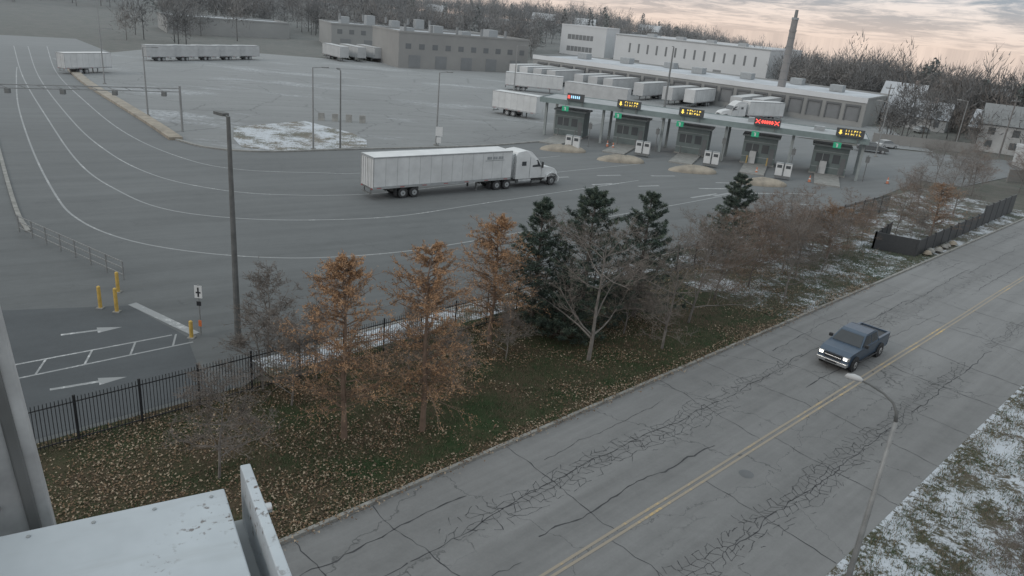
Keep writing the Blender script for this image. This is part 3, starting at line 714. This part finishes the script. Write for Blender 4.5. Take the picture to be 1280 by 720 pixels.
bld('flat_roof_building',(135,330),-.2,45,25,9,'btan','roofsnow',z=float(T(150,330)),fn=ffn)
# ------------------------------------------------------------ vegetation
def addtree(name,v,f,mi,mats,loc,rz=0,sc=1.,me=None):
    if me is None:
        me=bpy.data.meshes.new(name);me.from_pydata(v,[],f)
        for m in mats:me.materials.append(M[m])
        me.polygons.foreach_set('material_index',mi);me.update()
    o=bpy.data.objects.new(name,me);col.objects.link(o);o.location=loc;o.rotation_euler=(0,0,rz);o.scale=(sc,sc,sc);return o
def rv(): 
    v=Vector((random.gauss(0,1),random.gauss(0,1),random.gauss(0,1)));return v.normalized()
class TB:
    def __init__(s): s.v=[];s.f=[];s.m=[]
    def seg(s,a,b,ra,rb,n,m):
        d=(b-a).normalized();r_=d.cross(Vector((.3,.2,1))).normalized();u=r_.cross(d);o=len(s.v)
        for p_,R in((a,ra),(b,rb)):
            for k in range(n):
                t=6.2832*k/n;s.v.append(tuple(p_+r_*math.cos(t)*R+u*math.sin(t)*R))
        for k in range(n): s.f.append((o+k,o+(k+1)%n,o+n+(k+1)%n,o+n+k));s.m.append(m)
    def tri(s,c,d,l,w,m):
        q=d.cross(rv());
        if q.length<.01:q=Vector((1,0,0))
        q.normalize();o=len(s.v);s.v+=[tuple(c-q*w/2),tuple(c+q*w/2),tuple(c+d*l)];s.f.append((o,o+1,o+2));s.m.append(m)
def grow(t,a,d,L,R,lev,maxl,kids,up,spread):
    ns=4 if lev<2 else 3;n=5 if lev==0 else (4 if lev==1 else 3);p_=a.copy();pts=[p_.copy()]
    for i in range(ns):
        d=(d+rv()*.13*(1+lev*.35)+Vector((0,0,up))).normalized();q=p_+d*L/ns
        r0=R*(1-.75*i/ns);r1=R*(1-.75*(i+1)/ns);t.seg(p_,q,r0,r1,n,0 if lev<2 else 1);p_=q;pts.append(p_.copy())
    if lev<maxl:
        for k in range(kids[lev]):
            u_=random.uniform(.25 if lev else .2,1.0);i=min(ns-1,int(u_*ns));fr=u_*ns-i
            st=pts[i].lerp(pts[i+1],fr);dd_=(pts[i+1]-pts[i]).normalized()
            nd=(dd_*(1-spread)+(rv()*spread*1.15)).normalized()
            if nd.z<-.1: nd.z=abs(nd.z)*.5
            grow(t,st,nd,L*random.uniform(.42,.68)*(1.15-.45*u_),max(.008,R*.48*(1.1-.6*u_)),lev+1,maxl,kids,up*.8,spread)
def bare(seed,H,kids=(14,7,6,4),spread=.55,R=.13,up=.05,lean=(0,0)):
    random.seed(seed);t=TB();grow(t,Vector((0,0,-.1)),Vector((lean[0],lean[1],1)),H*.8,R,0,4,kids,up,spread);return t
def larch(seed,H,W_,dens=1.):
    random.seed(seed);t=TB();n=8;pts=[]
    for i in range(n+1): pts.append(Vector((random.gauss(0,.03)*i**.5,random.gauss(0,.03)*i**.5,H*i/n)))
    for i in range(n): t.seg(pts[i],pts[i+1],.13*(1-i/n)+.015,.13*(1-(i+1)/n)+.012,6,0)
    nb=int(150*dens**.3)
    for k in range(nb):
        u_=random.uniform(.13,1)**.85;z=H*u_;a=random.uniform(0,6.283)
        env=W_/2*min(1,(u_-.03)*5)*(1-u_)**.5*1.3+.15
        L=env*random.uniform(.5,1.15);d=Vector((math.cos(a),math.sin(a),random.uniform(.05,.6)));d.normalize()
        st=Vector((0,0,z));p_=st;ns=4;bd=random.choice((.35,.8,1,1.3))*(.5+.7*u_)
        for i in range(ns):
            d=(d+rv()*.14).normalized();q=p_+d*L/ns;t.seg(p_,q,.022*(1-i/ns)+.006,.022*(1-(i+1)/ns)+.005,3,0)
            for j in range(3):
                dd_=(d+rv()*.9).normalized();l2=L*.26*random.uniform(.5,1.2)+.08;e=q+dd_*l2;t.seg(q,e,.009,.005,3,0)
                mm=random.choice((1,1,2))
                for _ in range(int(random.choice((4,9,15,22))*dens*bd)):
                    c=q.lerp(e,random.random())+rv()*.09*random.random();t.tri(c,(rv()+Vector((0,0,.1))).normalized(),random.uniform(.06,.13),.034,mm)
            p_=q
    return t
def pine(seed,H,W_,lo=.06):
    random.seed(seed);t=TB();t.seg(Vector((0,0,-.1)),Vector((0,0,H*.6)),.16,.08,7,0);t.seg(Vector((0,0,H*.6)),Vector((0,0,H*.97)),.08,.015,6,0)
    z=H*lo
    while z<H*.98:
        u_=z/H;nb=random.randint(6,9);a0=random.random()*6
        for k in range(nb):
            if random.random()<.12: continue
            a=a0+6.283*k/nb+random.uniform(-.3,.3)
            L=(W_/2*(1-u_)**.72*random.uniform(.6,1.22)+.12)*(1 if u_>.2 else .85)
            d=Vector((math.cos(a),math.sin(a),.35*u_+random.uniform(-.1,.2)));d.normalize()
            p_=Vector((0,0,z+random.uniform(-.1,.1)));ns=5
            for i in range(ns):
                d=(d+Vector((0,0,.05))+rv()*.08).normalized();q=p_+d*L/ns;t.seg(p_,q,.025*(1-i/ns)+.008,.02*(1-(i+1)/ns)+.006,3,0)
                if i>=1:
                    for j in range(3):
                        side=(Vector((-d.y,d.x,0))*random.choice((-1,1))+d*.8+rv()*.35).normalized();e=q+side*L*.24*random.uniform(.5,1.1)
                        mm=random.choice((1,1,2,2,2,3))
                        for _ in range(16):
                            c=q.lerp(e,random.random())+rv()*.07;t.tri(c,(side*.5+rv()+Vector((0,0,.35))).normalized(),random.uniform(.12,.23),.042,mm)
                p_=q
            mm=random.choice((1,3))
            for _ in range(14): t.tri(p_+rv()*.08,(d+rv()*.7).normalized(),.22,.045,mm)
        z+=random.uniform(.3,.46)
    return t
LM=['twigbr','larchA','larchB'];PM=['bark','pineB','pineA','pineC'];BM=['barklt','twig']
t=larch(1,8.2,5.0,1.0);addtree('larch_tree',t.v,t.f,t.m,LM,(-6.6,27.7,0))
t=larch(2,8.7,4.4,1.0);addtree('larch_tree',t.v,t.f,t.m,LM,(-3.4,28.9,0))
t=larch(3,7.4,4.8,1.0);addtree('larch_tree',t.v,t.f,t.m,LM,(-1.0,38.9,0))
t=larch(5,5.6,5.4,.6);addtree('larch_tree',t.v,t.f,t.m,['twigbr','larchB','larchA'],(41,73.1,0))
t=larch(6,4.6,5.6,.45);addtree('larch_tree',t.v,t.f,t.m,['twigbr','larchB','larchB'],(27,62.8,0))
t=pine(11,7.8,5.6);addtree('pine_tree',t.v,t.f,t.m,PM,(1.4,42.4,0))
t=pine(12,8.8,7.2);addtree('pine_tree',t.v,t.f,t.m,PM,(4.3,42.0,0))
t=pine(13,8.2,6.4);addtree('pine_tree',t.v,t.f,t.m,PM,(8.0,45,0))
t=pine(14,7.6,5.0,.12);addtree('pine_tree',t.v,t.f,t.m,PM,(17.2,58.5,0))
t=pine(15,4.2,4.4);addtree('pine_tree',t.v,t.f,t.m,PM,(3.2,40.4,0))
t=bare(21,8.2,spread=.6,up=.06);addtree('bare_tree',t.v,t.f,t.m,BM,(4.6,37.8,0))
t2=bare(22,7.2,(12,7,6,4),.6,R=.09);o2=addtree('bare_tree',t2.v,t2.f,t2.m,BM,(9.1,40.3,0))
t3=bare(23,7.4,(14,7,6,4),.62,R=.09);o3=addtree('bare_tree',t3.v,t3.f,t3.m,BM,(11.5,44.8,0))
t4=bare(24,6.5,(17,8,6,4),.7,R=.07,up=.08);o4=addtree('bare_tree',t4.v,t4.f,t4.m,['bark','twigbr'],(17.6,53.1,0))
for (me,x,y,rz,sc) in [(o3.data,19.7,51.1,2,.85),(o4.data,14.2,49.5,1,.95),(o2.data,21.5,57.5,3,.9),(o4.data,23.5,60,2.2,.95),(o3.data,25,58.5,.6,.7),(o4.data,30,66,4,.8),(o2.data,50,85.7,1,.95),(o3.data,44,82,4,.8),(o4.data,46,88,2,.7),(o3.data,54,95,1,.9),(o4.data,20.5,60.5,1.5,.85),(o4.data,33,70,5,.6),(o3.data,57,104,2,.9),(o4.data,60,100,3,1),(o4.data,38,74,1,.75),(o2.data,64,108,2,1),(o4.data,70,106,2,1)]:
    addtree('bare_tree',0,0,0,0,(x,y,0),rz,sc,me)
t=bare(26,3.6,(16,8,5,4),.65,R=.05);ob=addtree('bare_shrub',t.v,t.f,t.m,BM,(-12.3,35.0,0),0,1.3)
for (x,y,rz,sc) in [(-10.6,24.2,1,1.25),(-9.6,30,2,1.15),(-11.3,31.2,4,1.1),(-4.9,34.6,5,1.0),(18.9,21.6,2,1.0),(19.8,23,1,.8),(7,42,1.2,1.2),(38,69.5,2,1),(-9.2,32.8,5.5,1.1),(0,37,2,.9),(22,56,1,1),(26,64,2,1.1),(-2.5,33.5,3,.9)]:
    addtree('bare_shrub',0,0,0,0,(x,y,0),rz,sc,ob.data)
def fartmpl(seed,n=230,H=13,Wd=9,tilt=.7):
    g_=np.random.default_rng(seed)
    u_=g_.normal(size=(n,3));u_/=np.linalg.norm(u_,axis=1)[:,None];rr=g_.random(n)**.45
    c=u_*rr[:,None]*np.array([Wd/2,Wd/2,H*.36])*(1+.25*np.sin(5*np.arctan2(u_[:,1],u_[:,0]))[:,None]);c[:,2]+=H*.56
    d=u_*.6+g_.normal(size=(n,3))*.45;d[:,2]+=tilt;d/=np.linalg.norm(d,axis=1)[:,None]
    q=np.cross(d,g_.normal(size=(n,3)));q/=np.linalg.norm(q,axis=1)[:,None]
    l=g_.uniform(1.0,2.6,n)[:,None];w_=g_.uniform(.08,.22,n)[:,None]
    a=c-q*w_/2-d*l/2;b_=c+q*w_/2-d*l/2;e=c+d*l/2
    tr=np.array([[[-.2,0,-3],[.2,0,-3],[0,0,H*.75]],[[0,-.2,-3],[0,.2,-3],[0,0,H*.75]]],dtype=float)
    br=[]
    for k in range(9):
        a_=k*.7+seed;z0=H*(.25+.04*k);br.append([[0,0,z0],[.0,.1,z0+.12],[math.cos(a_)*Wd*.38,math.sin(a_)*Wd*.38,z0+H*.25]])
    return np.concatenate([np.stack([a,b_,e],1),tr,np.array(br)])
tm=[fartmpl(i,280) for i in range(5)]+[fartmpl(9,280,11,12),fartmpl(10,200,15,6)]
def farcon(seed,n=200,H=12,Wd=5):
    g_=np.random.default_rng(seed);z=g_.random(n)**1.3;a=g_.random(n)*6.283;rd=Wd/2*(1-z)*g_.uniform(.3,1,n)
    c=np.stack([np.cos(a)*rd,np.sin(a)*rd,1+z*(H-1)],1);d=np.stack([np.cos(a),np.sin(a),-.2+g_.normal(size=n)*.2],1)
    q=np.cross(d,g_.normal(size=(n,3)));q/=np.linalg.norm(q,axis=1)[:,None];
    return np.stack([c-q*.35,c+q*.35,c+d*1.1],1)
cn=farcon(3)
def forest(name,pts,mats,tmpl,smin=.8,smax=1.25):
    Vs=[];mi=[]
    for (x,y) in pts:
        k=rng.integers(len(tmpl));t_=tmpl[k];s_=rng.uniform(smin,smax);a=rng.random()*6.283;ca_,sa_=math.cos(a),math.sin(a)
        if math.hypot(x,y)<200: s_*=.75
        v=t_*s_*np.array([1,1,rng.uniform(.85,1.15)]);v=np.stack([v[...,0]*ca_-v[...,1]*sa_+x,v[...,0]*sa_+v[...,1]*ca_+y,v[...,2]+float(T(x,y))],-1)
        Vs.append(v.reshape(-1,3));mi.append(np.full(len(t_),rng.integers(len(mats))))
    V=np.concatenate(Vs);n=len(V)//3;me=bpy.data.meshes.new(name);me.vertices.add(len(V));me.vertices.foreach_set('co',V.ravel())
    me.loops.add(n*3);me.loops.foreach_set('vertex_index',np.arange(n*3));me.polygons.add(n);me.polygons.foreach_set('loop_start',np.arange(n)*3)
    me.polygons.foreach_set('material_index',np.concatenate(mi))
    for m in mats:me.materials.append(M[m])
    me.update(calc_edges=True);o=bpy.data.objects.new(name,me);col.objects.link(o)
def polar(n,r0,r1,a0,a1,pw=1.):
    rr=r0+(r1-r0)*rng.random(n)**pw;a=np.radians(rng.uniform(a0,a1,n));return list(zip(rr*np.sin(a),rr*np.cos(a)))
pts=polar(1250,350,640,-42,42)+polar(450,640,900,-38,40)
def notin(x,y):
    if 5<x<100 and y<345 and y>210: return False
    if x<20 and y<300 and x>-130: return False
    return True
pts=[q for q in pts if notin(*q)]
def clearh(x,y): return not any(-3<x-h[0]<14 and -10<y-h[1]<9 for h in hs)
pts+=[q for q in polar(1150,160,370,21,44) if clearh(*q) and q[0]>88]
pts+=[(rng.uniform(70,112),rng.uniform(147,160)) for _ in range(30)]+[(rng.uniform(76,120),rng.uniform(92,118)) for _ in range(38)]
pts+=[(rng.uniform(-140,0),rng.uniform(285,330)) for _ in range(130)]+[(rng.uniform(-125,-96),rng.uniform(215,260)) for _ in range(10)]+[(rng.uniform(80,110),rng.uniform(225,300)) for _ in range(60)]
forest('distant_trees',pts,['ftwig','ftwig2','ftwig3','ftwig'],tm)
cp=[q for q in polar(120,330,620,-40,42) if notin(*q)]+[q for q in polar(110,170,330,24,42) if q[0]>90 and clearh(*q)]
forest('distant_conifers',cp,['pineB','pineA'],[cn])
def scatter(name,n,s0,s1,w0,w1,size,mats,blade=False,fn=None):
    s=rng.uniform(s0,s1,n);ww=rng.uniform(w0,w1,n)
    if fn is not None:
        kp=fn(s,ww);s=s[kp];ww=ww[kp];n=len(s)
    c=np.stack([S2*(s-ww),S2*(s+ww),np.full(n,.12)],1)
    if blade:
        a=rng.random(n)*6.283;q=np.stack([np.cos(a),np.sin(a),np.zeros(n)],1)*.5
        d=np.stack([rng.normal(size=n)*.5,rng.normal(size=n)*.5,np.ones(n)],1);l=rng.uniform(.5,1.2,n)[:,None]*size
        V=np.stack([c-q*.03-[0,0,.06],c+q*.03-[0,0,.06],c+d*l],1)
    else:
        a=rng.random(n)*6.283;q=np.stack([np.cos(a),np.sin(a),rng.normal(size=n)*.4],1);p_=np.stack([-np.sin(a),np.cos(a),rng.normal(size=n)*.4],1)
        l=rng.uniform(.5,1.2,n)[:,None]*size
        V=np.stack([c-q*l/2,c+q*l/2,c+p_*l],1)+np.array([0,0,.03])
    me=bpy.data.meshes.new(name);me.vertices.add(n*3);me.vertices.foreach_set('co',V.ravel());me.loops.add(n*3);me.loops.foreach_set('vertex_index',np.arange(n*3))
    me.polygons.add(n);me.polygons.foreach_set('loop_start',np.arange(n)*3);me.polygons.foreach_set('material_index',rng.integers(len(mats),size=n))
    for m in mats:me.materials.append(M[m])
    me.update(calc_edges=True);o=bpy.data.objects.new(name,me);col.objects.link(o)
def clump(s,ww):
    v=np.sin(s*.9+ww*1.3)+np.sin(s*.37-ww*.8+2)+np.sin(s*2.3+ww*.4)*.6+rng.normal(size=len(s))*1.1
    return (v-(ww<25)*(s>18)*.6+(s<16)*.7+(ww>24.5)*.6)>.5
scatter('fallen_leaves',90000,0,62,20,30.8,.085,['leaf1','leaf1','leaf3','leaf2'],fn=clump)
scatter('kerb_leaves',9000,0,60,19.3,20.6,.085,['leaf1','leaf2','leaf3'],fn=lambda s,w_:rng.random(len(s))<np.clip((w_-19.2)/.8,0,1)**2)
scatter('grass_blades',90000,0,75,20.05,31,.11,['blade','blade','blade','blade2'],True,fn=lambda s,w_:(w_<25.5)|(rng.random(len(s))<.45))
scatter('verge_grass',130000,5,60,-6,6.7,.10,['blade','blade2','blade2'],True,fn=lambda s,w_:(np.sin(s*1.1+w_*2)+np.sin(s*2.7-w_*1.7)+rng.normal(size=len(s))*1.2+(w_>5.8)*1.5)>.2)
random.seed(5)
for i in range(7):
    x,y,_=SW(74+i*1.1,20.5+random.uniform(-.15,.2));o=MB('boulder',(x,y,.05),random.random()*3)
    rr_=random.uniform(.25,.42);o.tube([(0,0,0),(0,0,rr_*.5),(.05,0,rr_),(.08,.03,rr_*1.3)],[rr_,rr_*1.1,rr_*.8,rr_*.3],'tan' if i%3==0 else 'kerb',7);o.build()
# ------------------------------------------------------------ camera mast and cabinet
ang=math.atan2(.512,.859)
o=MB('equipment_cabinet',(-.795,1.845,16.6),ang,'shell')
o.box(-1.3,0,-.75,0,-.03,0,'cab');o.part('case').box(-1.28,-.02,-.73,-.02,-.45,-.03,'grey')
o.part('flange');o.box(.05,.08,-.9,.02,-.14,.055,'cab');o.box(.02,.12,-.9,.02,-.16,-.14,'grey')
o.part('bolts')
for y in (-.1,-.6): o.tube([(.08,y,-.03),(.115,y,-.03)],.016,'chrome',8)
o.part('rivets')
for q in range(9): o.tube([(-.04-q*.15,-.03,0),(-.04-q*.15,-.03,.003)],.006,'grey',8)
o.build(bevel=.004)
o=MB('camera_mast',(-1.27,1.75,0),math.radians(36),'post')
o.box(-.5,0,0,.12,0,17.75,'mast');o.part('bracket');o.box(-.34,-.12,-.06,0,16.66,16.9,'booth');o.box(-.32,-.14,-.075,-.06,16.7,16.86,'booth2');o.tube([(-.1,-.03,17.1),(-.16,-.05,16.95),(-.12,-.05,16.8)],.012,'black',6);o.box(-.2,-.14,-.05,0,17.0,17.12,'booth2')
o.box(-.06,-.03,-.012,0,0,17.75,'poledk')
for z in (16.6,16.8,17.0,17.15): o.tube([(-.12,0,z),(-.12,-.02,z)],.012,'chrome',6)
e=o.build(bevel=.006)
e.matrix_world=Matrix.Translation((-1.265,1.75,16.6))@Matrix.Rotation(math.radians(36),4,'Z')@Matrix.Rotation(math.radians(-4.0),4,'Y')@Matrix.Translation((0,0,-16.6))
scn.view_settings.view_transform='Standard';scn.view_settings.look='None';scn.view_settings.exposure=0
